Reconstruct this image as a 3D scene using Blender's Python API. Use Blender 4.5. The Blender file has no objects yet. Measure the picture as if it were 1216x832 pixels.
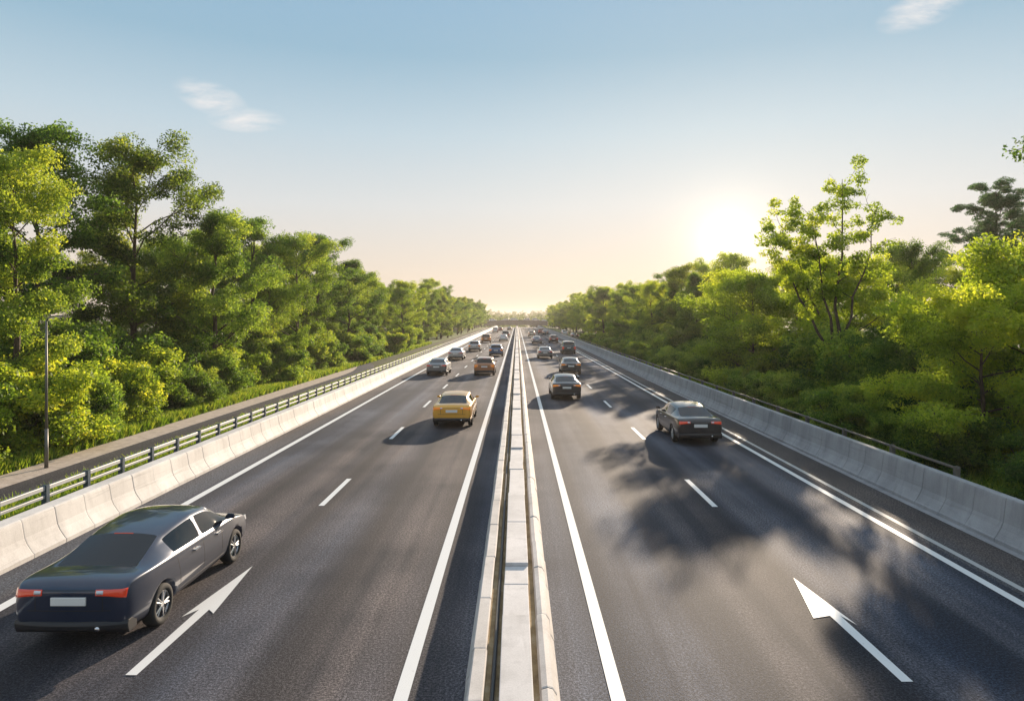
import bpy, bmesh, math, random
import numpy as np
from mathutils import Vector, Matrix

R = math.radians
S = bpy.context.scene
COL = S.collection
rng = random.Random(7)
SUN_EL, SUN_AZ = 14.0, 20.0          # elevation, azimuth to the right of the driving direction

# ------------------------------------------------------------------ helpers
def link(o, parent=None):
    COL.objects.link(o)
    if parent is not None:
        o.parent = parent
    return o

def tag(o, label=None, cat=None, group=None, kind=None):
    if label: o['label'] = label
    if cat: o['category'] = cat
    if group: o['group'] = group
    if kind: o['kind'] = kind
    return o

def empty(name, loc=(0, 0, 0), rz=0.0, label=None, cat=None, group=None):
    o = bpy.data.objects.new(name, None)
    o.empty_display_size = 0.3
    o.location = loc
    o.rotation_euler = (0, 0, rz)
    link(o)
    return tag(o, label, cat, group)

class MB:
    """collects shapes for one mesh"""
    def __init__(self):
        self.v, self.f, self.m = [], [], []
    def add(self, vs, fs, mi=0):
        b = len(self.v)
        self.v += [tuple(p) for p in vs]
        self.f += [tuple(b + i for i in f) for f in fs]
        self.m += [mi] * len(fs)
    def box(self, x0, x1, y0, y1, z0, z1, mi=0):
        vs = [(x, y, z) for z in (z0, z1) for y in (y0, y1) for x in (x0, x1)]
        self.add(vs, [(0, 2, 3, 1), (4, 5, 7, 6), (0, 1, 5, 4), (2, 6, 7, 3), (0, 4, 6, 2), (1, 3, 7, 5)], mi)
    def tube(self, pts, rad, n=8, mi=0, cap=True):
        pts = [Vector(p) for p in pts]
        if not hasattr(rad, '__len__'): rad = [rad] * len(pts)
        rings = []
        for i, p in enumerate(pts):
            d = (pts[min(i + 1, len(pts) - 1)] - pts[max(i - 1, 0)]).normalized()
            a = Vector((0, 0, 1)) if abs(d.z) < .9 else Vector((1, 0, 0))
            u = d.cross(a).normalized(); w = d.cross(u)
            rings.append([p + (u * math.cos(t) + w * math.sin(t)) * rad[i] for t in [2 * math.pi * k / n for k in range(n)]])
        vs = [q for r in rings for q in r]
        fs = []
        for i in range(len(rings) - 1):
            for k in range(n):
                a, b = i * n + k, i * n + (k + 1) % n
                fs.append((a, b, b + n, a + n))
        if cap:
            fs.append(tuple(range(n))[::-1])
            fs.append(tuple((len(rings) - 1) * n + k for k in range(n)))
        self.add(vs, fs, mi)
    def loft(self, rings, closed=False, cap=False, mi=0):
        n = len(rings[0])
        vs = [q for r in rings for q in r]
        fs = []
        for i in range(len(rings) - 1):
            for k in range(n if closed else n - 1):
                a, b = i * n + k, i * n + (k + 1) % n
                fs.append((a, b, b + n, a + n))
        if cap:
            fs.append(tuple(range(n))[::-1])
            fs.append(tuple((len(rings) - 1) * n + k for k in range(n)))
        self.add(vs, fs, mi)
    def mesh(self, name, mats, smooth=False, fix=False):
        me = bpy.data.meshes.new(name)
        me.from_pydata(self.v, [], self.f)
        for m in (mats if isinstance(mats, (list, tuple)) else [mats]): me.materials.append(m)
        me.polygons.foreach_set('material_index', self.m)
        if fix:
            bm = bmesh.new(); bm.from_mesh(me); bmesh.ops.recalc_face_normals(bm, faces=bm.faces); bm.to_mesh(me); bm.free()
        if smooth: me.polygons.foreach_set('use_smooth', [True] * len(me.polygons))
        me.update()
        return me
    def build(self, name, mats, parent=None, smooth=False, fix=True, bevel=0):
        me = self.mesh(name, mats, smooth, fix)
        if bevel:
            bm = bmesh.new(); bm.from_mesh(me)
            bmesh.ops.bevel(bm, geom=bm.edges[:], offset=bevel, segments=2, affect='EDGES', profile=.6)
            bm.to_mesh(me); bm.free()
        o = bpy.data.objects.new(name, me)
        return link(o, parent)

def copy_tree(o, parent=None, loc=None, rz=None):
    c = o.copy(); COL.objects.link(c); c.parent = parent
    if loc is not None: c.location = loc
    if rz is not None: c.rotation_euler = (0, 0, rz)
    for ch in list(o.children):
        copy_tree(ch, c)
    return c

def hill(y, x=0.0):
    """height of the land: level to the crest, a dip under the bridge, then a slow rise"""
    def ss(a, b, t):
        t = min(1, max(0, (t - a) / (b - a))); return t * t * (3 - 2 * t)
    side = ss(30, 80, abs(x))
    return -6.0 * ss(352, 440, y) * (1 - .8 * side) + 9.0 * ss(560, 1000, y) + 12 * ss(1000, 1800, y)

# ------------------------------------------------------------------ materials
def mat(name):
    m = bpy.data.materials.new(name); m.use_nodes = True
    nt = m.node_tree
    return m, nt, nt.nodes['Principled BSDF']

def N(nt, t, **kw):
    n = nt.nodes.new(t)
    for k, v in kw.items():
        if hasattr(n, k): setattr(n, k, v)
        else: n.inputs[k.replace('_', ' ')].default_value = v
    return n

def ramp(nt, fac, stops):
    r = nt.nodes.new('ShaderNodeValToRGB')
    e = r.color_ramp.elements
    while len(e) < len(stops): e.new(.5)
    for el, (p, c) in zip(e, stops):
        el.position = p; el.color = (*c, 1) if len(c) == 3 else c
    nt.links.new(fac, r.inputs[0])
    return r

def noise(nt, vec, scale, detail=4, rough=.55, mapscale=None):
    if mapscale:
        mp = nt.nodes.new('ShaderNodeMapping'); mp.inputs['Scale'].default_value = mapscale
        nt.links.new(vec, mp.inputs[0]); vec = mp.outputs[0]
    n = N(nt, 'ShaderNodeTexNoise'); n.inputs['Scale'].default_value = scale
    n.inputs['Detail'].default_value = detail; n.inputs['Roughness'].default_value = rough
    nt.links.new(vec, n.inputs['Vector'])
    return n.outputs[0]

def mixc(nt, fac, a, b, mode='MIX'):
    m = nt.nodes.new('ShaderNodeMix'); m.data_type = 'RGBA'; m.blend_type = mode
    for s, i in ((fac, 0), (a, 6), (b, 7)):
        if hasattr(s, 'node'): nt.links.new(s, m.inputs[i])
        elif i == 0: m.inputs[0].default_value = s
        else: m.inputs[i].default_value = (*s, 1)
    return m.outputs[2]

def mth(nt, op, a, b=0.0, clamp=False):
    m = nt.nodes.new('ShaderNodeMath'); m.operation = op; m.use_clamp = clamp
    for i, s in enumerate((a, b)):
        if hasattr(s, 'node'): nt.links.new(s, m.inputs[i])
        else: m.inputs[i].default_value = s
    return m.outputs[0]

def bump(nt, b, h, strength, dist=.01):
    n = nt.nodes.new('ShaderNodeBump'); n.inputs['Strength'].default_value = strength; n.inputs['Distance'].default_value = dist
    nt.links.new(h, n.inputs['Height']); nt.links.new(n.outputs[0], b.inputs['Normal'])

def coords(nt):
    return nt.nodes.new('ShaderNodeTexCoord').outputs['Object']

def geo_pos(nt):
    return nt.nodes.new('ShaderNodeNewGeometry').outputs['Position']

def simple(name, c, rough=.6, metal=0, coat=0, spec=None):
    m, nt, b = mat(name)
    b.inputs['Base Color'].default_value = (*c, 1); b.inputs['Roughness'].default_value = rough
    b.inputs['Metallic'].default_value = metal; b.inputs['Coat Weight'].default_value = coat
    if spec is not None: b.inputs['Specular IOR Level'].default_value = spec
    return m

def asphalt(name, lo, hi, wear=True, rough=.8):
    m, nt, b = mat(name)
    p = geo_pos(nt)
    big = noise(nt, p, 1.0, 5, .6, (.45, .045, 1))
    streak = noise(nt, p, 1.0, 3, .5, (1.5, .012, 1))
    shade_patch = noise(nt, p, .16, 4, .55)  # broad tone patches, weighted up to paint shade bands the trees don't cast
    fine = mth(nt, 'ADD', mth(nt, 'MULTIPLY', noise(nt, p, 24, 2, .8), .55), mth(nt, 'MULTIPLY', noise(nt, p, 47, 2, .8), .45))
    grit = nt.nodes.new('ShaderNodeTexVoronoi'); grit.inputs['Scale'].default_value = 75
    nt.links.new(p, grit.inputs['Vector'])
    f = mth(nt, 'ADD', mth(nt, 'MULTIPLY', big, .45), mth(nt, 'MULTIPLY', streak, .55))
    f = mth(nt, 'ADD', mth(nt, 'MULTIPLY', f, .55), mth(nt, 'MULTIPLY', shade_patch, .45))
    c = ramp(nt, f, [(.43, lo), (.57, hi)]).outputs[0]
    if wear:   # oil-darkened middle of each lane between the two polished wheel paths
        sx = nt.nodes.new('ShaderNodeSeparateXYZ'); nt.links.new(p, sx.inputs[0])
        wob = mth(nt, 'MULTIPLY', noise(nt, p, 1.0, 2, .5, (.1, .03, 1)), .5)
        ph = mth(nt, 'MULTIPLY', mth(nt, 'ADD', mth(nt, 'ABSOLUTE', sx.outputs[0]), mth(nt, 'SUBTRACT', wob, 1.42 + .25)), 2 * math.pi / 1.86)
        w = mth(nt, 'MULTIPLY', mth(nt, 'ADD', mth(nt, 'COSINE', ph), 1), .5)
        c = mixc(nt, mth(nt, 'MULTIPLY', mth(nt, 'POWER', w, 1.6), .72), c, tuple(x * .6 for x in lo))
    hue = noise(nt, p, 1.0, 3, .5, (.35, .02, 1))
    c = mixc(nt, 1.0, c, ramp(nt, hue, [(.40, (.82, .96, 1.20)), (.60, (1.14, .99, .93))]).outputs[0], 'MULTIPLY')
    sp = ramp(nt, fine, [(.38, (.25, .25, .26)), (.5, (1, 1, 1)), (.61, (2.5, 2.45, 2.4))]).outputs[0]
    c = mixc(nt, 1.0, c, sp, 'MULTIPLY')
    nt.links.new(c, b.inputs['Base Color'])
    b.inputs['Roughness'].default_value = rough
    b.inputs['Specular IOR Level'].default_value = .22
    h = mth(nt, 'ADD', grit.outputs['Distance'], mth(nt, 'MULTIPLY', fine, .7))
    bump(nt, b, h, .55, .006)
    return m

def concrete(name, lo, hi, rough=.8, stain=.35):
    m, nt, b = mat(name)
    p = geo_pos(nt)
    n1 = noise(nt, p, .9, 6, .6)
    n2 = noise(nt, p, 1.0, 5, .6, (1.2, 1.2, .25))
    drip = noise(nt, p, 1.0, 3, .6, (3.5, 3.5, .18))
    fine = noise(nt, p, 45, 3, .7)
    c = ramp(nt, mth(nt, 'ADD', mth(nt, 'MULTIPLY', n1, .5), mth(nt, 'MULTIPLY', n2, .5)), [(.35, lo), (.62, hi)]).outputs[0]
    d = ramp(nt, drip, [(.52, (0, 0, 0)), (.72, (1, 1, 1))]).outputs[0]
    c = mixc(nt, mth(nt, 'MULTIPLY', d, stain), c, tuple(x * .55 for x in lo))
    scuff = noise(nt, p, 1.0, 4, .65, (2, .35, 11))
    c = mixc(nt, mth(nt, 'MULTIPLY', ramp(nt, scuff, [(.58, (0, 0, 0)), (.70, (1, 1, 1))]).outputs[0], stain * .9), c, (.13, .12, .115))
    c = mixc(nt, .5, c, ramp(nt, fine, [(.3, (.75, .75, .75)), (.6, (1.1, 1.1, 1.1))]).outputs[0], 'MULTIPLY')
    nt.links.new(c, b.inputs['Base Color']); b.inputs['Roughness'].default_value = rough
    bump(nt, b, fine, .25, .006)
    return m

def paint_line(name, col, wear=.25):
    m, nt, b = mat(name)
    p = geo_pos(nt)
    n = noise(nt, p, 14, 5, .7)
    n2 = noise(nt, p, 1.3, 3, .6)
    k = ramp(nt, mth(nt, 'ADD', mth(nt, 'MULTIPLY', n, .7), mth(nt, 'MULTIPLY', n2, .3)), [(.60, (0, 0, 0)), (.70, (1, 1, 1))]).outputs[0]
    c = mixc(nt, mth(nt, 'MULTIPLY', k, wear), col, (.2, .19, .18))
    nt.links.new(c, b.inputs['Base Color']); b.inputs['Roughness'].default_value = .55
    bump(nt, b, n, .2, .003)
    return m

def earth(name, cols, scale=1.5):
    m, nt, b = mat(name)
    p = geo_pos(nt)
    n = noise(nt, p, scale, 8, .68)
    nt.links.new(ramp(nt, n, [(.3, cols[0]), (.5, cols[1]), (.7, cols[2])]).outputs[0], b.inputs['Base Color'])
    b.inputs['Roughness'].default_value = .95; b.inputs['Specular IOR Level'].default_value = .2
    bump(nt, b, noise(nt, p, scale * 9, 5, .7), .6, .05)
    return m

def leafmat(name, stops, trans, tfac=.55, rough=.55, spec=.18):
    m, nt, b = mat(name)
    at = nt.nodes.new('ShaderNodeAttribute'); at.attribute_name = 'shade'
    oi = nt.nodes.new('ShaderNodeObjectInfo')
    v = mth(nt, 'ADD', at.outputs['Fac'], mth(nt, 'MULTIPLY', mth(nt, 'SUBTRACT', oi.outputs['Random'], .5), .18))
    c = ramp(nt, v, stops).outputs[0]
    c = mixc(nt, 1.0, c, oi.outputs['Color'], 'MULTIPLY')
    nt.links.new(c, b.inputs['Base Color'])
    b.inputs['Roughness'].default_value = rough; b.inputs['Specular IOR Level'].default_value = spec
    tr = nt.nodes.new('ShaderNodeBsdfTranslucent')
    nt.links.new(mixc(nt, 1.0, c, trans, 'MULTIPLY'), tr.inputs[0])
    mx = nt.nodes.new('ShaderNodeMixShader'); mx.inputs[0].default_value = tfac
    nt.links.new(b.outputs[0], mx.inputs[1]); nt.links.new(tr.outputs[0], mx.inputs[2])
    nt.links.new(mx.outputs[0], nt.nodes['Material Output'].inputs[0])
    return m

def bark(name, a, bcol):
    m, nt, b = mat(name)
    p = coords(nt)
    n = noise(nt, p, 1.0, 6, .7, (14, 14, 2.2))
    nt.links.new(ramp(nt, n, [(.35, a), (.65, bcol)]).outputs[0], b.inputs['Base Color'])
    b.inputs['Roughness'].default_value = .9
    bump(nt, b, n, .8, .03)
    return m

def carpaint(name, c, metal=.35, rough=.32):
    m, nt, b = mat(name)
    b.inputs['Metallic'].default_value = metal; b.inputs['Roughness'].default_value = rough
    b.inputs['Coat Weight'].default_value = 1.0; b.inputs['Coat Roughness'].default_value = .04
    p = coords(nt)
    dust = noise(nt, p, 2.2, 5, .65)
    nt.links.new(mixc(nt, mth(nt, 'MULTIPLY', dust, .16), c, (.2, .18, .16)), b.inputs['Base Color'])
    return m

M = {}
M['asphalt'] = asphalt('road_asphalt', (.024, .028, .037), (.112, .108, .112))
M['shoulder'] = asphalt('shoulder_asphalt', (.048, .047, .048), (.085, .080, .077), wear=False)
M['lane'] = asphalt('service_lane_asphalt', (.028, .030, .034), (.050, .050, .053), wear=False)
M['white'] = paint_line('white_road_paint', (.70, .70, .69), .45)
M['faded'] = paint_line('faded_road_paint', (.42, .42, .41), .5)
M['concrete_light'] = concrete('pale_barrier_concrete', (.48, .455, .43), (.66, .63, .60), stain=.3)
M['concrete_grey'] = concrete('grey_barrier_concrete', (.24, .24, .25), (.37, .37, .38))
M['concrete_med'] = concrete('median_concrete', (.42, .39, .365), (.60, .56, .53), stain=.4)
M['coping'] = concrete('coping_concrete', (.46, .44, .43), (.63, .60, .59), stain=.3)
M['channel'] = earth('median_channel_dirt', [(.20, .14, .08), (.34, .25, .14), (.46, .37, .25)], 3)
M['pipe'] = simple('black_conduit', (.02, .02, .022), .5)
M['rail'] = simple('galvanised_rail', (.40, .41, .42), .45, .6)
M['post'] = simple('dark_blue_grey_steel', (.05, .075, .10), .45, .4)
M['grass_soil'] = earth('verge_soil', [(.04, .075, .014), (.075, .115, .02), (.12, .15, .03)], 1.2)
M['forest_floor'] = earth('forest_floor', [(.018, .022, .010), (.035, .045, .015), (.06, .06, .025)], .7)
M['sand'] = earth('sandy_strip', [(.34, .28, .23), (.48, .40, .34), (.58, .50, .43)], 3)
M['bark'] = bark('brown_bark', (.035, .024, .016), (.12, .085, .055))
M['bark_pine'] = bark('pine_bark', (.04, .025, .018), (.13, .08, .055))
G_STOPS = [(.10, (.030, .072, .018)), (.40, (.092, .168, .036)), (.68, (.175, .262, .050)), (.92, (.29, .355, .068))]
M['leaf'] = leafmat('broad_leaves', G_STOPS, (2.0, 1.8, .8))
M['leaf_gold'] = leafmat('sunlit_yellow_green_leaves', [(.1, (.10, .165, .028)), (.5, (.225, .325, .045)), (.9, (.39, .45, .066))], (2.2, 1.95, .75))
M['needle'] = leafmat('pine_needles', [(.1, (.05, .115, .05)), (.5, (.085, .17, .07)), (.9, (.14, .23, .09))], (1.4, 1.5, .9), .35)
M['grass'] = leafmat('grass_blades', [(.1, (.07, .14, .018)), (.5, (.16, .26, .03)), (.9, (.32, .36, .06))], (1.8, 1.7, .8), .4)
M['glass'] = simple('tinted_glass', (.006, .008, .010), .03, 0, 0, .5)
M['tyre'] = simple('tyre_rubber', (.02, .02, .02), .85)
M['rim'] = simple('alloy_rim', (.45, .46, .48), .3, .9)
M['black_trim'] = simple('black_plastic_trim', (.018, .018, .02), .5)
M['chrome'] = simple('chrome', (.7, .7, .7), .12, 1)
M['plate'] = simple('number_plate_white', (.75, .75, .72), .4)
M['head'] = simple('headlight_lens', (.6, .62, .65), .08, .3, 1)
M['steel_dark'] = simple('weathered_lamp_steel', (.17, .16, .145), .5, .5)
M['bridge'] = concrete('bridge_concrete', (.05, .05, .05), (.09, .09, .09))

m, nt, b = mat('red_tail_lamp')
b.inputs['Base Color'].default_value = (.22, .010, .006, 1); b.inputs['Roughness'].default_value = .12
b.inputs['Coat Weight'].default_value = 1
b.inputs['Emission Color'].default_value = (1, .10, .025, 1); b.inputs['Emission Strength'].default_value = .1
M['tail'] = m
m, nt, b = mat('amber_tail_lamp')
b.inputs['Base Color'].default_value = (.7, .22, .03, 1); b.inputs['Roughness'].default_value = .12
b.inputs['Emission Color'].default_value = (1, .30, .03, 1); b.inputs['Emission Strength'].default_value = .1
M['amber'] = m

PAINT = {}
for nm, c, me in [('navy', (.006, .020, .055), .4), ('gold', (.80, .40, .03), .3), ('black', (.010, .010, .012), .3), ('charcoal', (.035, .037, .04), .4),
                  ('grey', (.16, .165, .17), .5), ('silver', (.42, .42, .43), .6), ('white', (.75, .74, .72), 0), ('red', (.28, .03, .02), .2),
                  ('maroon', (.11, .025, .02), .3), ('blue', (.03, .10, .22), .35), ('teal', (.015, .05, .06), .4), ('copper', (.38, .15, .05), .4),
                  ('cream', (.62, .50, .36), .1), ('steelblue', (.14, .19, .26), .5), ('pink', (.45, .28, .22), .2)]:
    PAINT[nm] = carpaint('car_paint_' + nm, c, me)

# ------------------------------------------------------------------ land and road
def strip(name, x0, x1, y0, y1, z, m, parent=None, step=6.0, kind='structure', fx=None):
    """a road-wise band lying on the land"""
    b = MB(); ys = [y0 + (y1 - y0) * i / max(1, round((y1 - y0) / step)) for i in range(max(1, round((y1 - y0) / step)) + 1)]
    b.loft([[(x0 if not fx else fx(y)[0], y, hill(y) + z), (x1 if not fx else fx(y)[1], y, hill(y) + z)] for y in ys])
    o = b.build(name, m, parent, fix=False)
    # make normals point up
    bm = bmesh.new(); bm.from_mesh(o.data)
    for f in bm.faces:
        f.normal_update()
        if f.normal.z < 0: f.normal_flip()
    bm.to_mesh(o.data); bm.free()
    if kind: o['kind'] = kind
    return o

gb = MB()
gxs = [-700, -400, -250, -160, -110, -80, -60, -45, -34, -26, -20, -13, 0, 13, 20, 26, 34, 45, 60, 80, 110, 160, 250, 400, 700]
gys = [-40, 0, 60, 120, 200, 280, 330] + list(range(345, 460, 8)) + [480, 520, 560, 620, 700, 800, 900, 1000, 1200, 1500, 1900]
gb.loft([[(x, y, hill(y, x) - .04) for x in gxs] for y in gys])
go = gb.build('ground', M['forest_floor'], smooth=True, fix=False); tag(go, kind='structure')

strip('grass_verge', -13.4, -10.7, -5, 352, -.020, M['grass_soil'])
strip('grass_verge', -24.0, -16.2, -5, 352, -.020, M['grass_soil'])
strip('grass_verge', 11.2, 17.0, -5, 352, -.020, M['grass_soil'])
def lane_fx(y):
    t = max(0, y - 58); sh = -.010 * t * t
    return (-15.15 + sh, -13.4 + sh)
def sand_fx(y):
    t = max(0, y - 58); sh = -.010 * t * t
    return (-16.4 + sh, -15.1 + sh)
strip('service_road', 0, 0, -5, 82, -.008, M['lane'], fx=lane_fx, step=2.5)
strip('sandy_path', 0, 0, -5, 82, -.013, M['sand'], fx=sand_fx, step=2.5)

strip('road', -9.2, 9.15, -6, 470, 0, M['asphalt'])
strip('road_shoulder', -10.1, -9.15, -6, 470, .004, M['shoulder'])
strip('road_shoulder', 9.1, 10.75, -6, 470, .004, M['shoulder'])

LZ = .009
for nm, x0, x1, m in [('edge_line', -9.0, -8.79, M['white']), ('edge_line', -1.62, -1.43, M['white']), ('edge_line', 1.23, 1.42, M['white']),
                      ('edge_line', 8.73, 8.91, M['white']), ('faded_edge_line', 9.22, 9.36, M['faded'])]:
    strip(nm, x0, x1, -4, 352, LZ, m)
strip('gutter_strip', 10.42, 10.62, -4, 352, .014, M['concrete_grey'])
for i in range(0, 36):
    y = 17.9 + i * 9.85
    strip('lane_dash', -5.28, -5.13, y, y + 3.0, LZ, M['white'])
    strip('lane_dash', 5.16, 5.31, y - .1, y + 2.9, LZ, M['white'])

def arrow(tip, tail, bl, br, w):
    t, s = Vector(tip), Vector(tail)
    d = (t - s).normalized(); n = Vector((-d.y, d.x))
    bl, br = Vector(bl), Vector(br)
    nk = s + d * (((bl + br) / 2 - s).dot(d) + .22)
    P = [s - n * w / 2, s + n * w / 2, nk + n * w * .55, nk - n * w * .55, br, t, bl]
    bm = bmesh.new(); vs = [bm.verts.new((p.x, p.y, LZ)) for p in P]
    for q in ((0, 3, 2, 1), (3, 4, 5), (2, 3, 5), (6, 2, 5)): bm.faces.new([vs[k] for k in q])
    for q in bm.faces:
        q.normal_update()
        if q.normal.z < 0: q.normal_flip()
    me = bpy.data.meshes.new('road_arrow'); bm.to_mesh(me); bm.free(); me.materials.append(M['white'])
    o = bpy.data.objects.new('road_arrow', me); link(o); o['kind'] = 'structure'
arrow((-5.32, 13.56), (-5.40, 9.42), (-5.60, 11.25), (-5.13, 11.38), .16)
arrow((5.31, 12.94), (5.36, 9.25), (4.93, 11.2), (5.53, 10.95), .16)

# ------------------------------------------------------------------ barriers
def barrier(name, profile, side, x0, y0, y1, m, label, pitch=1.0):
    t = empty(name, (x0, 0, 0), 0, label, 'barrier')
    b = MB(); rings = []
    def ring(y, inset):
        z0 = hill(y)
        return [(side * (d + (inset if i in inner else 0)), y, z + z0 - (inset if i == topi else 0)) for i, (d, z) in enumerate(profile)]
    inner = {i for i, (d, z) in enumerate(profile) if 0 < i < len(profile) - 3}
    topi = -1
    y = y0; jr = random.Random(3)
    while y < y1:
        j = jr.uniform(-.006, .006)
        g = .007
        rings += [ring(y + g, j + .004), ring(y + g + .02, j), ring(y + pitch - g - .02, j), ring(y + pitch - g, j + .004), ring(y + pitch - g * .6, .035), ring(y + pitch + g * .6, .035)]
        y += pitch
    b.loft(rings, cap=True)
    b.build('barrier_wall', m, t)
    return t
prof = [(0, -.05), (0, .09), (.03, .12), (.15, .30), (.20, .42), (.255, .74), (.27, .79), (.30, .81), (.62, .81), (.65, .79), (.66, .74), (.74, -.05)]
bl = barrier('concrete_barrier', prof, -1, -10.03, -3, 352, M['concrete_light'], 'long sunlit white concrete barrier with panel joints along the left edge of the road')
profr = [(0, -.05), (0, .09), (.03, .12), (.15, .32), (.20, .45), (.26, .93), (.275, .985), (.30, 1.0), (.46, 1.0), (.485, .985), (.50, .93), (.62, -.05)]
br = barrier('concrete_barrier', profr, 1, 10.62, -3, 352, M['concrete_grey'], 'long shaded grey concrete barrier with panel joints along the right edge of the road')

# railing standing behind the left barrier
def railing(x, y0, y1, pitch, zt, zlow, base, label, two=True, pm=None, rm=None, th=.10):
    t = empty('guard_rail', (x, 0, 0), 0, label, 'guard rail')
    b = MB(); b.box(-.035, .035, y0, y1, zt - th, zt); b.build('top_rail', rm, t, bevel=.012)
    if two:
        b = MB(); b.box(-.035, .035, y0, y1, zlow - .07, zlow); b.build('lower_rail', rm, t, bevel=.01)
    n = int((y1 - y0) / pitch) + 1
    first = None; rest = MB(); k = 0
    ys = [y0 + .1 + i * pitch for i in range(n)]
    ys = [y for y in ys if y > 9] 
    for y in ys:
        if k < 100:
            if first is None:
                b = MB(); b.box(-.062, .062, -.055, .055, base, zt + .02); b.box(-.085, .085, -.09, .09, base, base + .03)
                o = first = b.build('post', pm, t)
            else:
                o = first.copy(); COL.objects.link(o); o.parent = t
            o.location = (0, y, 0)
        else:
            rest.box(-.055, .055, y - .05, y + .05, base, zt + .035)
        k += 1
    if rest.v:
        o = rest.build('post_run', pm, t); o['kind'] = 'stuff'
    return t
railing(-10.92, 2, 350, 1.5, 1.11, .90, 0, 'two-bar steel railing on dark posts behind the white left barrier', True, M['post'], M['rail'])
railing(11.42, 17.4, 350, 3.0, 1.12, .9, 0, 'single-bar steel rail behind the grey right barrier ending at a short post', False, M['steel_dark'], M['steel_dark'], .06)

# ------------------------------------------------------------------ median
med = empty('median_barrier', (0, 0, 0), 0, 'pale concrete median with twin kerb walls and a middle row of coping blocks', 'barrier')
def med_wall(prof, y0, y1, joint, seed, round_=False):
    b = MB(); jr = random.Random(seed); y = y0; rings = []
    while y < y1:
        L = joint * jr.uniform(.75, 1.3); j = jr.uniform(-.008, .008); jz = jr.uniform(-.008, .010)
        for yy, ins in ((y + .006, .004), (y + .03, 0), (y + L - .03, 0), (y + L - .006, .004), (y + L - .003, .03), (y + L + .003, .03)):
            cx = sum(p[0] for p in prof) / len(prof)
            rings.append([(px + j + (ins if px < cx else -ins) * (1 if pz > .1 else 0), yy, hill(yy) + (pz + jz - ins if pz > .1 else pz)) for px, pz in prof])
        y += L
    b.loft(rings, cap=True)
    return b
med_wall([(-.70, -.05), (-.69, .10), (-.635, .22), (-.60, .53), (-.575, .56), (-.42, .56), (-.405, .54), (-.40, -.05)], -3, 352, 1.5, 5).build('kerb_wall', M['concrete_med'], med)
med_wall([(.56, -.05), (.555, .14), (.50, .25), (.485, .46), (.44, .53), (.37, .55), (.30, .53), (.275, .46), (.27, -.05)], -3, 352, 1.7, 6).build('kerb_wall', M['concrete_med'], med)
b = MB(); ys = [-3 + 5 * i for i in range(72)]
b.loft([[(-.41, y, hill(y) + .47), (.28, y, hill(y) + .46)] for y in ys]); b.build('channel_bed', M['channel'], med, fix=False)
b = MB()
for y in range(-3, 345, 6):
    b.tube([(-.30 + .012 * math.sin(y * 1.7), y, .505), (-.30 + .012 * math.sin((y + 6) * 1.7), y + 6, .505)], .028, 6)
b.build('conduit', M['pipe'], med)
# the row of coping blocks down the middle
cr = random.Random(21); y = 6.5; k = 0; rest = MB(); protos = {}
while y < 350:
    L = cr.choice([.8, 1.0, 1.0, 1.25, 1.25, 1.6, 2.4])
    if 13.2 < y < 14.6 and k < 30 and L < 1.6: L = 2.4
    dz = cr.uniform(-.012, .012) + (.05 if L > 2 else 0)
    if k < 100:
        b = MB(); b.box(-.215, .185, .005, L - .005, .30, .60)
        o = b.build('coping_block', M['coping'], med, bevel=.012)
        o.location = (cr.uniform(-.012, .012), y, dz); o.rotation_euler = (0, 0, cr.uniform(-.006, .006))
    else:
        rest.box(-.215, .185, y + .005, y + L - .005, .30, .60 + dz)
    y += L; k += 1
o = rest.build('coping_block_run', M['coping'], med); o['kind'] = 'stuff'

# ------------------------------------------------------------------ street lamp on the sandy strip
lamp = empty('street_lamp', (-15.72, 22.5, -.01), 0, 'slim weathered street lamp on the sandy strip in front of the left-hand trees', 'street lamp')
b = MB(); b.tube([(0, 0, 0), (0, 0, 1.3)], [.062, .056], 12); b.build('base_sleeve', M['steel_dark'], lamp, True)
b = MB(); b.tube([(0, 0, 1.28), (0, 0, 3), (.0, 0, 4.93)], [.046, .040, .032], 12); b.build('post', M['steel_dark'], lamp, True)
b = MB(); b.tube([(0, 0, 4.88), (.06, -.01, 4.98), (.18, -.02, 5.04), (.34, -.03, 5.06)], [.028, .024, .02, .018], 8); b.build('arm', M['steel_dark'], lamp, True)
b = MB(); b.loft([[(x, -.03 + w * math.cos(a), 5.06 + h * math.sin(a)) for a in [k * math.pi / 5 for k in range(10)]] for x, w, h in ((.30, .015, .015), (.33, .04, .025), (.42, .055, .03), (.54, .045, .022), (.58, .012, .008))], closed=True, cap=True)
b.build('lamp_head', M['steel_dark'], lamp, True)
b = MB(); b.box(.36, .52, -.06, 0, 5.022, 5.036); b.build('lens', M['head'], lamp)

# ------------------------------------------------------------------ trees
def norm(a): return a / np.maximum(np.linalg.norm(a, axis=-1, keepdims=True), 1e-9)

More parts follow.
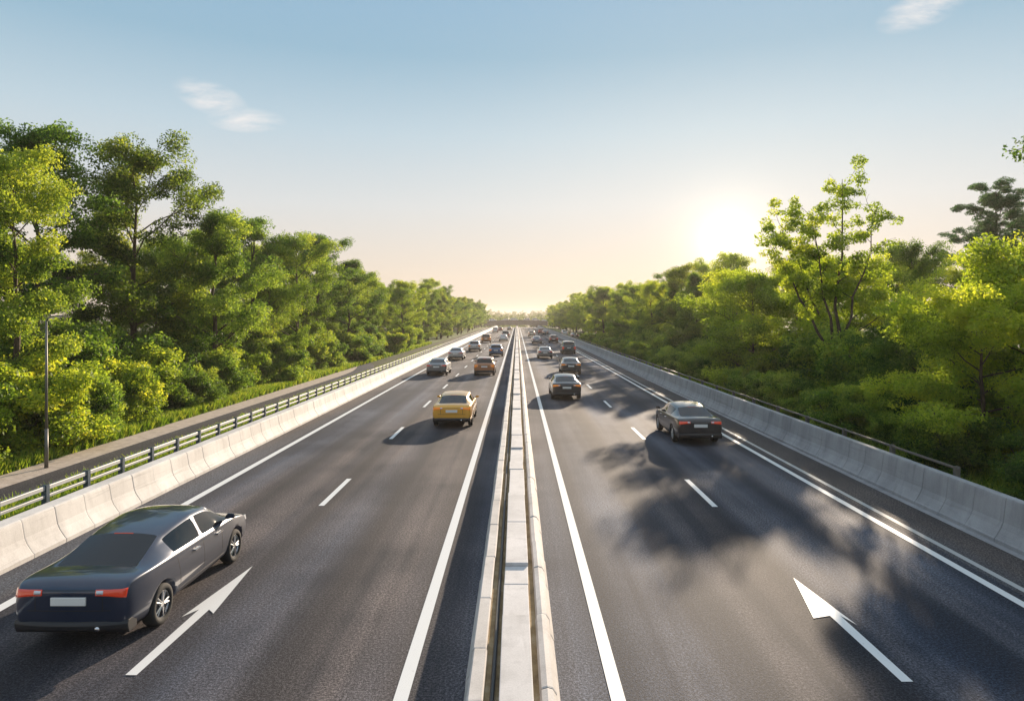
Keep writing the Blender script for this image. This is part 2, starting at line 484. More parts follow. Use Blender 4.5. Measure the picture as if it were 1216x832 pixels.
def leaf_mesh(name, clumps, per, size, seed, m, up=.55, width=.55, flat=.5):
    """clumps: rows of (x,y,z,radius,shade,ox,oy,oz); leaves are folded four-point blades"""
    g = np.random.default_rng(seed)
    cl = np.asarray(clumps, dtype=float)
    cnt = np.maximum(3, (per * (cl[:, 3] / np.mean(cl[:, 3])) ** 2 * g.uniform(.6, 1.4, len(cl)))).astype(int)
    idx = np.repeat(np.arange(len(cl)), cnt); n = len(idx)
    dirs = norm(g.normal(size=(n, 3)))
    rad = g.uniform(.25, 1, n) ** .55
    off = dirs * rad[:, None] * cl[idx, 3][:, None]
    off[:, 2] *= flat
    off[:, 2] -= .25 * (off[:, 0] ** 2 + off[:, 1] ** 2) / np.maximum(cl[idx, 3], .05)      # sprays droop at the rim
    c = cl[idx, :3] + off
    nrm = norm(np.stack([g.normal(size=n) * .75, g.normal(size=n) * .75, up + g.normal(size=n) * .6], 1) + dirs * .45)
    t = norm(np.cross(nrm, norm(g.normal(size=(n, 3)))))
    t[:, 2] -= .25; t = norm(t)
    w = norm(np.cross(nrm, t))
    L = size * g.uniform(.65, 1.35, n)[:, None]
    W = L * width
    fold = nrm * (W * .22)
    v = np.empty((n, 4, 3), np.float32)
    v[:, 0] = c - t * L * .5; v[:, 1] = c + w * W * .5 - t * L * .05 + fold
    v[:, 2] = c + t * L * .5 - nrm * L * .08; v[:, 3] = c - w * W * .5 - t * L * .05 + fold
    me = bpy.data.meshes.new(name)
    me.vertices.add(n * 4); me.vertices.foreach_set('co', v.reshape(-1))
    me.loops.add(n * 4); me.loops.foreach_set('vertex_index', np.arange(n * 4, dtype=np.int32))
    me.polygons.add(n); me.polygons.foreach_set('loop_start', np.arange(0, n * 4, 4, dtype=np.int32))
    me.materials.append(m)
    a = me.attributes.new('shade', 'FLOAT', 'FACE')
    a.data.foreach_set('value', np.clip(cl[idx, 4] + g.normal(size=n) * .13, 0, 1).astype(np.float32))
    me.update(calc_edges=True); me.validate()
    return me

def grow(seed, H, CR, base, limbs, subs=6, twigs=4, lean=0.0, profile=None, trunk_r=None, stems=None, up0=(15, 55), clump=.62, keep=1.0, lenk=1.0, jit=.35):
    """a trunk, its limbs, their branches; returns wood tubes and leaf clumps"""
    g = random.Random(seed)
    wood, clumps = MB(), []
    r0 = trunk_r or H * .016
    profile = profile or (lambda t: (math.sin(math.pi * min(1, max(0, (t * .86 + .14)))) ** .75))
    stems = stems or [((0, 0, 0), (lean, 0, H * .93), r0)]
    def path(p0, p1, n, j):
        p0, p1 = Vector(p0), Vector(p1); out = []
        for i in range(n + 1):
            t = i / n; q = p0.lerp(p1, t)
            if 0 < i < n: q += Vector((g.gauss(0, j), g.gauss(0, j), 0))
            out.append(q)
        return out
    for (a, e, rr) in stems:
        P = path(a, e, 7, H * .008)
        wood.tube(P, [rr * (1.25 if i == 0 and Vector(a).z < .5 else 1 - .88 * i / 7) for i in range(8)], 8)
        nl = max(3, round(limbs / len(stems)))
        az = g.uniform(0, 6.28)
        for i in range(nl):
            t = base + (1 - base) * (i + g.uniform(.1, .9)) / nl
            z = t * (len(P) - 1); k = min(len(P) - 2, int(z)); p = P[k].lerp(P[k + 1], z - k)
            tt = (p.z / H - base * .6) / (1 - base * .6)
            az += 2.4 + g.uniform(-.5, .5)
            Lb = CR * max(.18, profile(min(1, max(0, (t - base) / (1 - base))))) * g.uniform(1 - jit, 1 + jit * .7) * lenk
            el = R(up0[0] + (up0[1] - up0[0]) * max(0, min(1, tt)) + g.uniform(-10, 10))
            d = Vector((math.cos(az) * math.cos(el), math.sin(az) * math.cos(el), math.sin(el)))
            pts = [p]; cur = p.copy()
            for s in range(4):
                d2 = (d + Vector((g.gauss(0, .16), g.gauss(0, .16), .07 - .10 * s / 3 + g.gauss(0, .08)))).normalized()
                cur = cur + d2 * Lb / 4; pts.append(cur.copy())
            rl = max(.015, rr * (1 - .8 * t) * .5)
            wood.tube(pts, [rl * (1 - .2 * q) for q in range(5)], 5, cap=False)
            sh = g.uniform(.25, .75)
            for s in range(subs):
                u = .28 + .72 * (s + g.random()) / subs; kk = min(3, int(u * 4)); q = pts[kk].lerp(pts[kk + 1], u * 4 - kk)
                sl = Lb * g.uniform(.18, .42) * (1.15 - u * .4) + .25
                a2 = math.atan2(d.y, d.x) + g.choice((-1, 1)) * g.uniform(.35, 1.25)
                e2 = g.uniform(-.15, .65)
                sd = Vector((math.cos(a2) * math.cos(e2), math.sin(a2) * math.cos(e2), math.sin(e2)))
                q2 = q + sd * sl
                wood.tube([q, q.lerp(q2, .5) + Vector((0, 0, .06)), q2], [rl * .4, rl * .25, .008], 4, cap=False)
                for w in range(twigs):
                    f = (w + .6) / twigs
                    if g.random() > keep: continue
                    cpt = q.lerp(q2, f) + Vector((g.gauss(0, .22), g.gauss(0, .22), g.gauss(0, .12))) * clump * 1.6
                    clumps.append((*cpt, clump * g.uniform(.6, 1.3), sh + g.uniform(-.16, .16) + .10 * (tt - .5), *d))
            for w in range(2):
                cpt = pts[-1] + Vector((g.gauss(0, .2), g.gauss(0, .2), g.gauss(0, .15)))
                clumps.append((*cpt, clump * g.uniform(.6, 1.1), sh + .1, *d))
    return wood, clumps

PROTO = {}
def make_proto(key, name, wood, clumps, per, size, seed, leaf, barkm, **kw):
    wm = wood.mesh('trunk', barkm, True, True)
    cm = leaf_mesh('crown', clumps, per, size, seed, leaf, **kw)
    PROTO[key] = (name, wm, cm)
def plant(key, x, y, h, base_h, label, cat='tree', group=None, rz=None, tint=(1, 1, 1), sxy=None, z=None, gold=False):
    name, wm, cm = PROTO[key]
    s = h / base_h
    t = empty(name, (x, y, (hill(y, x) if z is None else z) - .05), rng.uniform(0, 6.28) if rz is None else rz, label, cat, group)
    k = sxy if sxy else s * rng.uniform(.92, 1.1)
    t.scale = (k, k, s)
    a = bpy.data.objects.new('trunk', wm); link(a, t)
    c = bpy.data.objects.new('crown', cm); link(c, t); c.color = (*tint, 1)
    if gold:  # golden backlight put into the leaf colour of right bank crowns
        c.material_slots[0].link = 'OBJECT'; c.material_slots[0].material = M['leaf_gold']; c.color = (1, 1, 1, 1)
    return t

oval = lambda t: math.sin(math.pi * (t * .84 + .16)) ** .7
tall = lambda t: (.72 + .5 * t) if t < .4 else .92 * math.sqrt(max(0, 1 - ((t - .4) / .62) ** 2)) + .05
dome = lambda t: math.sqrt(max(.02, 1 - (t * .98) ** 2))
broad = [('broad0', 12, 3.9, .14, 24, oval, 1), ('broad1', 12, 4.3, .16, 26, oval, 2), ('broad2', 12, 3.6, .10, 28, tall, 3),
         ('broad3', 12, 4.0, .12, 26, tall, 4), ('broad4', 12, 4.5, .2, 24, dome, 5), ('broad5', 12, 3.7, .08, 28, oval, 6)]
for k, H, CR, ba, nl, pf, sd in broad:
    w, c = grow(sd * 11, H, CR, ba, nl, 6, 4, 0, pf, clump=.56, jit=.55, keep=.88)
    make_proto(k, 'broadleaf_tree', w, c, 96, .125, sd, M['leaf'], M['bark'], flat=.72)
# loose, open-crowned tall tree
w, c = grow(77, 12, 3.4, .34, 20, 5, 4, 0, oval, clump=.50, keep=.75)
make_proto('loose', 'broadleaf_tree', w, c, 80, .122, 17, M['leaf'], M['bark'], flat=.6)
# slender forked tree of the right bank
st = [((0, 0, 2.5), (-3.3, .3, 8.7), .10), ((0, 0, 2.8), (-1.7, -.5, 10.4), .095), ((.05, 0, 2.9), (.45, .3, 12.2), .115), ((.1, 0, 2.7), (2.1, -.2, 10.6), .09), ((-.9, .1, 5.2), (-2.6, .9, 9.9), .06)]
w, c = grow(123, 12.6, 2.1, .40, 46, 4, 3, 0, lambda t: .55 + .45 * t - .35 * t * t, stems=st, up0=(20, 55), clump=.36, keep=.5)
w.tube([(0, 0, 0), (.03, 0, 1.5), (.02, 0, 3.0)], [.21, .16, .13], 9)
make_proto('slender', 'slender_tree', w, c, 60, .13, 23, M['leaf_gold'], M['bark'], flat=.6)
# yellow-green spreading small trees with layered boughs
for k, sd in (('layer0', 31), ('layer1', 32), ('layer2', 33)):
    w, c = grow(sd, 6.5, 3.5, .10, 26, 6, 4, 0, oval, clump=.46, up0=(8, 50))
    make_proto(k, 'spreading_tree', w, c, 105, .10, sd, M['leaf_gold'] if sd != 33 else M['leaf'], M['bark'], flat=.60)
# pine
w, c = grow(51, 12, 2.7, .45, 40, 5, 3, 0, lambda t: 1.02 - .75 * t, up0=(14, 50), clump=.26, keep=.42, trunk_r=.15)
make_proto('pine', 'pine_tree', w, c, 95, .19, 51, M['needle'], M['bark_pine'], width=.13, flat=.5, up=.3)
# bushes
for k, sd in (('bush0', 61), ('bush1', 62), ('bush2', 63)):
    gg = random.Random(sd)
    st = [((gg.uniform(-.2, .2), gg.uniform(-.2, .2), 0), (gg.uniform(-1, 1), gg.uniform(-1, 1), gg.uniform(1.3, 2.0)), .03) for _ in range(6)]
    w, c = grow(sd, 2.2, 1.15, .1, 30, 4, 3, 0, lambda t: 1 - .4 * t, stems=st, up0=(5, 50), clump=.30)
    make_proto(k, 'leafy_bush', w, c, 60, .10, sd, M['leaf'], M['bark'], flat=.7)

T_Y, T_G, T_D, T_O, T_P = (1.32, 1.22, .9), (1, 1, 1), (.66, .78, .78), (1.0, .9, .8), (1.15, 1.15, 1.1)
# --- left bank, trees one can tell apart
LEFT = [
 ('broad2', -19.8, 26.5, 11.0, 'yellow-green tree directly behind the street lamp', (1.12, 1.08, .95)),
 ('broad0', -25.5, 29.0, 12.8, 'leafy tree at the left picture edge beyond the lamp-side tree', T_G),
 ('loose', -24.5, 34.5, 15.2, 'tall open-crowned dark tree rising highest above the lamp-side trees', T_D),
 ('broad3', -22.8, 40.0, 14.7, 'tall dark olive tree standing between the lamp-side tree and the paler tree', T_O),
 ('broad5', -19.3, 43.0, 12.2, 'broad pale green tree with pointed top, third from the left edge', T_P),
 ('broad1', -19.2, 52.0, 9.0, 'low bright tree tucked under the round dark-topped tree', T_Y),
 ('loose', -22.0, 56.0, 13.6, 'dark tree with an airy rounded top in the middle of the left bank', T_D),
 ('broad4', -19.5, 59.5, 12.0, 'full yellow-green tree below the airy dark tree on the left bank', T_Y),
 ('loose', -20.8, 70.0, 14.0, 'second airy dark tree, its flat top standing clear against the sky', T_D),
 ('broad0', -19.0, 76.0, 11.6, 'mid green tree right of the second airy dark tree', T_G),
 ('broad2', -19.4, 88.0, 10.6, 'low yellow-green tree before the grassy gap on the left bank', T_Y),
 ('broad1', -17.6, 103.0, 10.8, 'bright rounded tree at the edge of the sunlit grass on the left', T_Y),
 ('broad5', -19.6, 116.0, 11.4, 'bright tree behind the rounded one by the sunlit grass', T_Y),
 ('broad3', -18.2, 131.0, 11.2, 'narrow bright tree well along the left bank', T_G),
]
for k, x, y, h, lab, ti in LEFT:
    plant(k, x, y, h, 12, lab, tint=ti)
RIGHT = [
 ('slender', 16.6, 35.0, 12.7, 12.6, 'slender forked tree with sparse yellow crown standing out against the sky', 'tree', T_G, 0.0),
 ('layer0', 14.9, 21.5, 5.9, 6.5, 'near yellow-green spreading tree behind the right barrier by the picture edge', 'tree', T_G, 1.0),
 ('layer1', 18.9, 24.0, 7.6, 6.5, 'taller spreading tree at the right picture edge above the near one', 'tree', T_G, 2.0),
 ('layer2', 17.6, 29.0, 5.4, 6.5, 'dark low tree between the slender tree and the near spreading tree', 'tree', T_D, 3.0),
 ('layer0', 15.9, 45.5, 7.9, 6.5, 'golden spreading tree left of the slender forked tree', 'tree', T_Y, 4.2),
 ('layer1', 20.5, 42.0, 8.3, 6.5, 'golden tree half hidden behind the slender forked tree', 'tree', T_Y, .4),
 ('broad4', 27.5, 47.0, 10.0, 12, 'rounded mid green tree between the slender tree and the pine', 'tree', T_G, 1.4),
 ('broad1', 33.5, 56.0, 9.8, 12, 'green tree behind the rounded one at the foot of the pine', 'tree', T_O, 2.4),
 ('pine', 36.6, 51.5, 15.8, 12, 'dark pine with layered boughs standing above the right-hand trees', 'pine', T_G, .7, 1.6),
 ('pine', 40.5, 54.0, 13.6, 12, 'second dark pine cut by the right picture edge', 'pine', T_G, 2.7),
 ('broad2', 30.5, 38.0, 9.4, 12, 'yellow-green tree at the right picture edge below the pines', 'tree', T_Y, 3.3),
 ('broad3', 19.65, 19.6, 12.6, 12, 'tall tree whose bough hangs into the upper right corner', 'tree', T_P, 1.1),
 ('broad0', 18.3, 57.0, 8.6, 12, 'golden backlit tree just left of the spreading golden tree', 'tree', T_Y, .2),
 ('loose', 20.5, 63.0, 9.8, 12, 'thin golden tree below the brightest part of the sky', 'tree', T_Y, 1.9),
 ('broad5', 18.6, 70.0, 9.9, 12, 'dark green tree right of the tufted tops on the right bank', 'tree', T_G, 2.2),
 ('broad2', 19.4, 79.0, 10.6, 12, 'tufted tree top well along the right bank', 'tree', T_O, .9),
 ('loose', 21.2, 90.0, 11.6, 12, 'airy dark tree top breaking the right bank skyline', 'tree', T_D, .5),
 ('broad4', 18.4, 92.0, 9.6, 12, 'yellow-green tree in front of the airy dark tree on the right bank', 'tree', T_Y, 4.5),
 ('broad1', 18.6, 104.0, 10.2, 12, 'mid green tree beyond the airy dark tree on the right bank', 'tree', T_G, 3.5),
 ('broad3', 19.0, 118.0, 10.6, 12, 'last clearly separate tree before the hazy far right bank', 'tree', T_Y, 5.5),
]
for k, x, y, h, bh, lab, cat, ti, rz, *sx in RIGHT:
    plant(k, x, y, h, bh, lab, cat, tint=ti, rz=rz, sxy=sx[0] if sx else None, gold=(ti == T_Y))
# --- the banks further on and the second row behind
keys = ['broad0', 'broad1', 'broad2', 'broad3', 'broad4', 'broad5', 'loose']
tints = [T_Y, T_G, T_G, T_D, T_O, T_P]
def bank(sgn, rows, label, group, tints=tints):
    for (xb, y, y1, step, h0) in rows:
        while y < y1:
            k = rng.choice(keys)
            x = sgn * (xb + rng.uniform(-1.3, 1.3))
            plant(k, x, y + rng.uniform(-1, 1), h0 * rng.uniform(.86, 1.14), 12, label, group=group, tint=rng.choice(tints), gold=sgn > 0 and rng.random() < .5)
            y += step * rng.uniform(.8, 1.2); step *= 1.012
bank(-1, [(18.4, 144, 350, 8.0, 11.2), (25, 48, 345, 8.5, 10.6), (31, 30, 130, 9, 10.6)], 'hazy broadleaf tree in the unbroken left-hand bank of trees', 'trees massed along the left bank')
bank(1, [(18.6, 131, 350, 8.0, 10.6), (25.5, 62, 345, 8.5, 11.0), (31, 30, 120, 9, 10)], 'hazy broadleaf tree in the unbroken right-hand bank of trees', 'trees massed along the right bank', [T_Y, T_Y, T_G, T_O, T_Y])
# --- undergrowth
def under(sgn, y, y1, xb, step, h, label, group, tn, keysb=('bush0', 'bush1', 'bush2')):
    while y < y1:
        plant(rng.choice(keysb), sgn * (xb + rng.uniform(-.9, .9)), y, h * rng.uniform(.7, 1.3), 2.2, label, 'bush', group, tint=rng.choice(tn))
        y += step * rng.uniform(.75, 1.25); step *= 1.02
under(-1, 16, 130, 18.6, 2.0, 2.5, 'leafy green bush in the undergrowth at the foot of the left-hand trees', 'undergrowth bushes of the left bank', [T_Y, T_G, T_P, T_G])
under(-1, 20, 90, 21.5, 2.4, 3.4, 'tall leafy bush filling the gaps between the left-hand trunks', 'tall bushes between the left-hand trunks', [T_G, T_D])
under(1, 17, 140, 14.1, 1.9, 1.7, 'low bush behind the right-hand barrier', 'low bushes behind the right barrier', [T_G, T_P, T_G])
under(1, 20, 120, 17.6, 2.4, 3.2, 'tall leafy bush filling the gaps between the right-hand trunks', 'tall bushes between the right-hand trunks', [T_G, T_G, T_P])
# bushes one can tell apart
plant('bush1', -17.9, 25.5, 3.2, 2.2, 'bright yellow-green bush at the foot of the lamp-side tree', 'bush', tint=(1.8, 1.5, 1))
plant('bush2', -18.3, 31.5, 2.7, 2.2, 'rounded bright bush on the verge right of the street lamp', 'bush', tint=(1.6, 1.4, 1))
plant('bush0', -17.0, 93.0, 3.0, 2.2, 'small yellow bush on the sunlit grass of the left bank', 'bush', tint=(1.8, 1.5, 1))

# --- grass
def grass(name, x0, x1, y0, y1, n, hgt, seed, label, dens=None):
    g = np.random.default_rng(seed)
    y = y0 + (y1 - y0) * g.random(n) ** 1.6
    x = g.uniform(x0, x1, n)
    cl = np.stack([x, y, np.full(n, hgt * .45), np.full(n, .16), g.uniform(.2, .9, n), 0 * x, 0 * x, 0 * x], 1)
    me = leaf_mesh(name, cl, 14, hgt, seed, M['grass'], up=0, width=.10, flat=.6)
    # stand the blades up
    o = bpy.data.objects.new(name, me); link(o)
    co = np.empty(len(me.vertices) * 3, np.float32); me.vertices.foreach_get('co', co); co = co.reshape(-1, 4, 3)
    n4 = len(co); base = co.mean(1); base[:, 2] = -.02
    a = g.uniform(0, 6.28, n4); hh = hgt * g.uniform(.5, 1.4, n4); ln = g.normal(size=(n4, 2)) * .35 * hh[:, None]
    ww = .011 + .0005 * base[:, 1] 
    dx, dy = np.cos(a) * ww, np.sin(a) * ww
    z = np.zeros(n4)
    co[:, 0] = base + np.stack([-dx, -dy, z], 1); co[:, 1] = base + np.stack([dx, dy, z], 1)
    tip = base + np.stack([ln[:, 0], ln[:, 1], hh], 1)
    co[:, 2] = tip + np.stack([dx, dy, z], 1) * .25; co[:, 3] = tip - np.stack([dx, dy, z], 1) * .25
    me.vertices.foreach_set('co', co.reshape(-1)); me.update()
    tag(o, label, 'grass', kind='stuff')
grass('grass', -20.5, -16.5, 13, 130, 20000, .32, 91, 'sunlit long grass on the bank beside the sandy strip')
grass('grass', -13.3, -11.1, 7, 120, 9000, .28, 92, 'short green grass between the railing and the service road')
grass('grass', 11.6, 15.5, 13, 140, 7000, .35, 93, 'dark grass behind the right-hand barrier')

# --- forest beyond the bridge, one hazy mass
g = np.random.default_rng(5); cl = []
for i in range(900):
    y = 470 + 900 * g.random() ** 1.7
    x = g.uniform(-1, 1) * (40 + y * .30)
    if y < 500 and abs(x) < 8: continue
    h = g.uniform(9, 14); z0 = hill(y, x)
    for j in range(9):
        t = g.random()
        cl.append((x + g.normal() * 2.0, y + g.normal() * 2, z0 + h * (.15 + .8 * t), g.uniform(1.6, 2.6) * (1.15 - .5 * t), g.uniform(.2, .8), 0, 0, 1))
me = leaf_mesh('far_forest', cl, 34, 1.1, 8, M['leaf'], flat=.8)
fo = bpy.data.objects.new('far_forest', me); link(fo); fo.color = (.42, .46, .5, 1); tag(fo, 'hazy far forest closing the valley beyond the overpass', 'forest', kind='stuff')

# ------------------------------------------------------------------ distant overpass
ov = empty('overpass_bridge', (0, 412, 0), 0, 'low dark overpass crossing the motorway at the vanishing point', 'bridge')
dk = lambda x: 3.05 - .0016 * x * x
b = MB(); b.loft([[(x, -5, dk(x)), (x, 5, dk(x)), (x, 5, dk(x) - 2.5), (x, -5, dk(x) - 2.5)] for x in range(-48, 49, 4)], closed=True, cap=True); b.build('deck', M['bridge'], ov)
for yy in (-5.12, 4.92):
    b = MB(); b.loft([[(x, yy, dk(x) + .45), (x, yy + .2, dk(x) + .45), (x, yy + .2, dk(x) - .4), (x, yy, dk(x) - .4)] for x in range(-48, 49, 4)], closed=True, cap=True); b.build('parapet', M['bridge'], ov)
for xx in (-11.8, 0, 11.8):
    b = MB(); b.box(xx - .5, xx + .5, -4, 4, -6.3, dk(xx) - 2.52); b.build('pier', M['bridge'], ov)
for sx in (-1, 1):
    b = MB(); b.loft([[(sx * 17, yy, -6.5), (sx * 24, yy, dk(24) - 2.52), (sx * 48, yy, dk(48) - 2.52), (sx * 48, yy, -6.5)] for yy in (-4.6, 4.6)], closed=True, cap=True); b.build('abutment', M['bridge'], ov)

# ------------------------------------------------------------------ cars
CARS = {}
def car_proto(kind):
    """returns meshes and placements for one kind of car (rear at -y)"""
    if kind == 'sedan':
        L, W = 4.7, 1.84; wb = (.98, 3.78); wr = .33
        st = [  # y, half width, bottom, belt, roof height, roof half width (None = deck)
         (0.00, .76, .42, .86, None, 0), (.06, .85, .33, .98, None, 0), (.22, .89, .27, 1.035, None, 0), (.55, .91, .23, 1.03, None, 0), (.66, .915, .22, 1.025, None, 0),
         (1.42, .92, .21, .99, 1.335, .57), (1.72, .92, .21, .98, 1.395, .59), (2.36, .92, .20, .965, 1.435, .61), (2.44, .92, .20, .96, 1.436, .61), (2.84, .92, .20, .95, 1.405, .60),
         (3.05, .92, .20, .945, 1.36, .60), (3.66, .92, .21, .945, None, 0), (3.80, .915, .21, .92, None, 0), (4.30, .89, .23, .83, None, 0), (4.58, .82, .28, .72, None, 0), (4.70, .70, .36, .60, None, 0)]
        rear, cab0, cab1, front, bp = (4, 5), 5, 10, (10, 11), 7
    elif kind == 'hatch':
        L, W = 4.35, 1.82; wb = (.82, 3.45); wr = .34
        st = [(0.00, .77, .42, .90, None, 0), (.05, .85, .34, 1.0, None, 0), (.14, .89, .28, 1.05, None, 0), (.20, .90, .26, 1.06, None, 0), (.24, .905, .25, 1.06, None, 0),
         (.52, .91, .22, 1.06, 1.46, .60), (.72, .91, .21, 1.05, 1.535, .63), (1.92, .91, .20, 1.01, 1.575, .65), (2.00, .91, .20, 1.01, 1.575, .65), (2.55, .91, .20, .99, 1.53, .64),
         (2.72, .91, .20, .985, 1.48, .63), (3.42, .90, .21, .985, None, 0), (3.52, .90, .22, .965, None, 0), (3.98, .87, .24, .88, None, 0), (4.25, .80, .29, .76, None, 0), (4.35, .68, .38, .62, None, 0)]
        rear, cab0, cab1, front, bp = (4, 5), 5, 10, (10, 11), 7
    else:  # van / suv
        L, W = 4.75, 1.92; wb = (.90, 3.80); wr = .37
        st = [(0.00, .82, .46, .95, None, 0), (.05, .90, .38, 1.06, None, 0), (.11, .94, .32, 1.12, None, 0), (.15, .95, .30, 1.13, None, 0), (.19, .955, .29, 1.13, None, 0),
         (.42, .96, .26, 1.13, 1.66, .68), (.60, .96, .25, 1.12, 1.73, .70), (2.05, .96, .24, 1.08, 1.77, .71), (2.13, .96, .24, 1.08, 1.77, .71), (2.75, .96, .24, 1.06, 1.72, .70),
         (2.93, .96, .24, 1.055, 1.66, .69), (3.62, .95, .25, 1.06, None, 0), (3.74, .95, .25, 1.04, None, 0), (4.30, .91, .28, .97, None, 0), (4.62, .84, .34, .84, None, 0), (4.75, .72, .42, .70, None, 0)]
        rear, cab0, cab1, front, bp = (4, 5), 5, 10, (10, 11), 7
    nC = 11
    def half(s):
        y, hw, zb, be, rf, xr = s
        pts = [(0, zb), (hw * .80, zb), (hw * .955, zb + .07), (hw, zb + (be - zb) * .45), (hw * .992, zb + (be - zb) * .72), (hw * .955, be - .02)]
        if rf is None:
            pts += [(hw * .915, be + .012), (hw * .78, be + .028), (hw * .70, be + .032), (hw * .36, be + .045), (0, be + .05)]
        else:
            xt = xr + .055
            pts += [(hw * .915, be + .03), (xt, rf - .10), (xr, rf - .03), (xr * .55, rf + .005), (0, rf + .018)]
        return [(x, y, z) for x, z in pts]
    me = bpy.data.meshes.new('cage'); bm = bmesh.new()
    cr_l = bm.edges.layers.float.new('crease_edge'); cv = bm.verts.layers.float.new('crease_vert')
    Rg, Lg = [], []
    for s in st:
        h = half(s); r = [bm.verts.new((x, y - L / 2, z)) for x, y, z in h]
        l = [r[0]] + [bm.verts.new((-x, y - L / 2, z)) for x, y, z in h[1:-1]] + [r[-1]]
        Rg.append(r); Lg.append(l)
    def face(vs, mi):
        vs2 = []
        for v in vs:
            if v not in vs2: vs2.append(v)
        f = bm.faces.new(vs2); f.material_index = mi; f.smooth = True
        return f
    for i in range(len(st) - 1):
        for j in range(nC - 1):
            mi = 0
            if (i, i + 1) == rear and j >= 8: mi = 1
            elif (i, i + 1) == front and j >= 8: mi = 2
            elif (i, i + 1) == front and j == 6: mi = 4
            elif cab0 <= i < cab1 and j == 6 and i != bp: mi = 3 if i < bp else 4
            face([Rg[i][j], Rg[i + 1][j], Rg[i + 1][j + 1], Rg[i][j + 1]][::-1], mi)
            face([Lg[i][j], Lg[i + 1][j], Lg[i + 1][j + 1], Lg[i][j + 1]], mi)
    for k, (r, l) in ((0, (Rg[0], Lg[0])), (1, (Rg[-1], Lg[-1]))):
        for j in range(nC - 1):
            face([l[j], r[j], r[j + 1], l[j + 1]] if k == 0 else [l[j + 1], r[j + 1], r[j], l[j]], 0)
    bm.normal_update(); bmesh.ops.recalc_face_normals(bm, faces=bm.faces)
    for e in bm.edges:
        ms = {f.material_index for f in e.link_faces}
        if len(ms) > 1: e[cr_l] = 1.0
    for v in bm.verts:
        cnt = {}
        for f in v.link_faces: cnt[f.material_index] = cnt.get(f.material_index, 0) + 1
        if any(k and q == 1 for k, q in cnt.items()): v[cv] = .9
    for i in range(1, len(st) - 1):
        for g_ in (Rg, Lg):
            e = bm.edges.get((g_[i][5], g_[i + 1][5]))
            if e: e[cr_l] = max(e[cr_l], .35)
            e = bm.edges.get((g_[i][1], g_[i + 1][1]))
            if e: e[cr_l] = .5
    bm.to_mesh(me); bm.free()
    for q in range(5): me.materials.append(PAINT['grey'] if q == 0 else M['glass'])
    o = bpy.data.objects.new('cage', me); COL.objects.link(o)
    md = o.modifiers.new('s', 'SUBSURF'); md.levels = md.render_levels = 2
    cut = MB()
    for wy in wb:
        for sx in (-1, 1):
            cut.tube([(sx * .62, wy - L / 2, wr), (sx * 1.2, wy - L / 2, wr)], wr + .065, 28)
    cm = cut.mesh('cut', M['black_trim'], fix=True)
    co = bpy.data.objects.new('cut', cm); COL.objects.link(co)
    bo = o.modifiers.new('b', 'BOOLEAN'); bo.operation = 'DIFFERENCE'; bo.object = co; bo.solver = 'EXACT'
    dg = bpy.context.evaluated_depsgraph_get()
    ev = bpy.data.meshes.new_from_object(o.evaluated_get(dg))
    bpy.data.objects.remove(o); bpy.data.objects.remove(co)
    # split by material and side
    def piece(test, name, m, thick=0):
        b2 = bmesh.new(); b2.from_mesh(ev)
        kill = [f for f in b2.faces if not test(f)]
        bmesh.ops.delete(b2, geom=kill, context='FACES')
        if thick:
            for v in b2.verts: v.co += v.normal * 0
        mm = bpy.data.meshes.new(name); b2.to_mesh(mm); b2.free()
        mm.materials.clear()
        for q in (m if isinstance(m, list) else [m]): mm.materials.append(q)
        if not isinstance(m, list): mm.polygons.foreach_set('material_index', [0] * len(mm.polygons))
        mm.polygons.foreach_set('use_smooth', [True] * len(mm.polygons))
        return mm
    glass_idx = (1, 2, 3, 4)
    wellmat = max(f.material_index for f in ev.polygons)
    parts = []
    body = piece(lambda f: f.material_index not in glass_idx, 'body', PAINT['grey'])
    # faces of the wheel wells turn black
    body.materials.append(M['black_trim'])
    for p in body.polygons:
        c = p.center
        for wy in wb:
            if abs(c.x) < W / 2 * .97 and math.hypot(c.y - (wy - L / 2), c.z - wr) < wr + .062: p.material_index = 1
    parts.append(('body', body, (0, 0, 0)))
    parts.append(('rear_window', piece(lambda f: f.material_index == 1, 'rear_window', M['glass']), (0, 0, 0)))
    parts.append(('windscreen', piece(lambda f: f.material_index == 2, 'windscreen', M['glass']), (0, 0, 0)))
    for idx in (3, 4):
        for sx in (-1, 1):
            parts.append(('side_window', piece(lambda f: f.material_index == idx and f.calc_center_median().x * sx > 0, 'side_window', M['glass']), (0, 0, 0)))
    # small fittings
    be = st[1][3]; hw = st[1][1]; zb = st[1][2]
    def mesh_of(b, m, bev=.012, smooth=True):
        mm = b.mesh('m', m, False, True)
        if bev:
            q = bmesh.new(); q.from_mesh(mm); bmesh.ops.bevel(q, geom=q.edges[:], offset=bev, segments=2, affect='EDGES', profile=.6); q.to_mesh(mm); q.free()
        return mm
    yr = -L / 2
    from mathutils.bvhtree import BVHTree
    bt = BVHTree.FromPolygons([v.co.copy() for v in ev.vertices], [tuple(p.vertices) for p in ev.polygons])
    def shell(mb, grid_pts, direction, lift, depth=.012):
        """a panel that hugs the body: points projected on the body along DIRECTION"""
        nu, nv = len(grid_pts), len(grid_pts[0]); out, inn = [], []
        for row in grid_pts:
            for q in row:
                hit, nn, _, _ = bt.ray_cast(Vector(q) - Vector(direction) * 4, Vector(direction))
                if hit is None: return
                if nn.dot(Vector(direction)) > 0: nn = -nn
                out.append(hit + nn * lift); inn.append(hit - nn * depth)
        fs = []; n_ = nu * nv
        ix = lambda i, j: i * nv + j
        for i in range(nu - 1):
            for j in range(nv - 1):
                fs.append((ix(i, j), ix(i + 1, j), ix(i + 1, j + 1), ix(i, j + 1)))
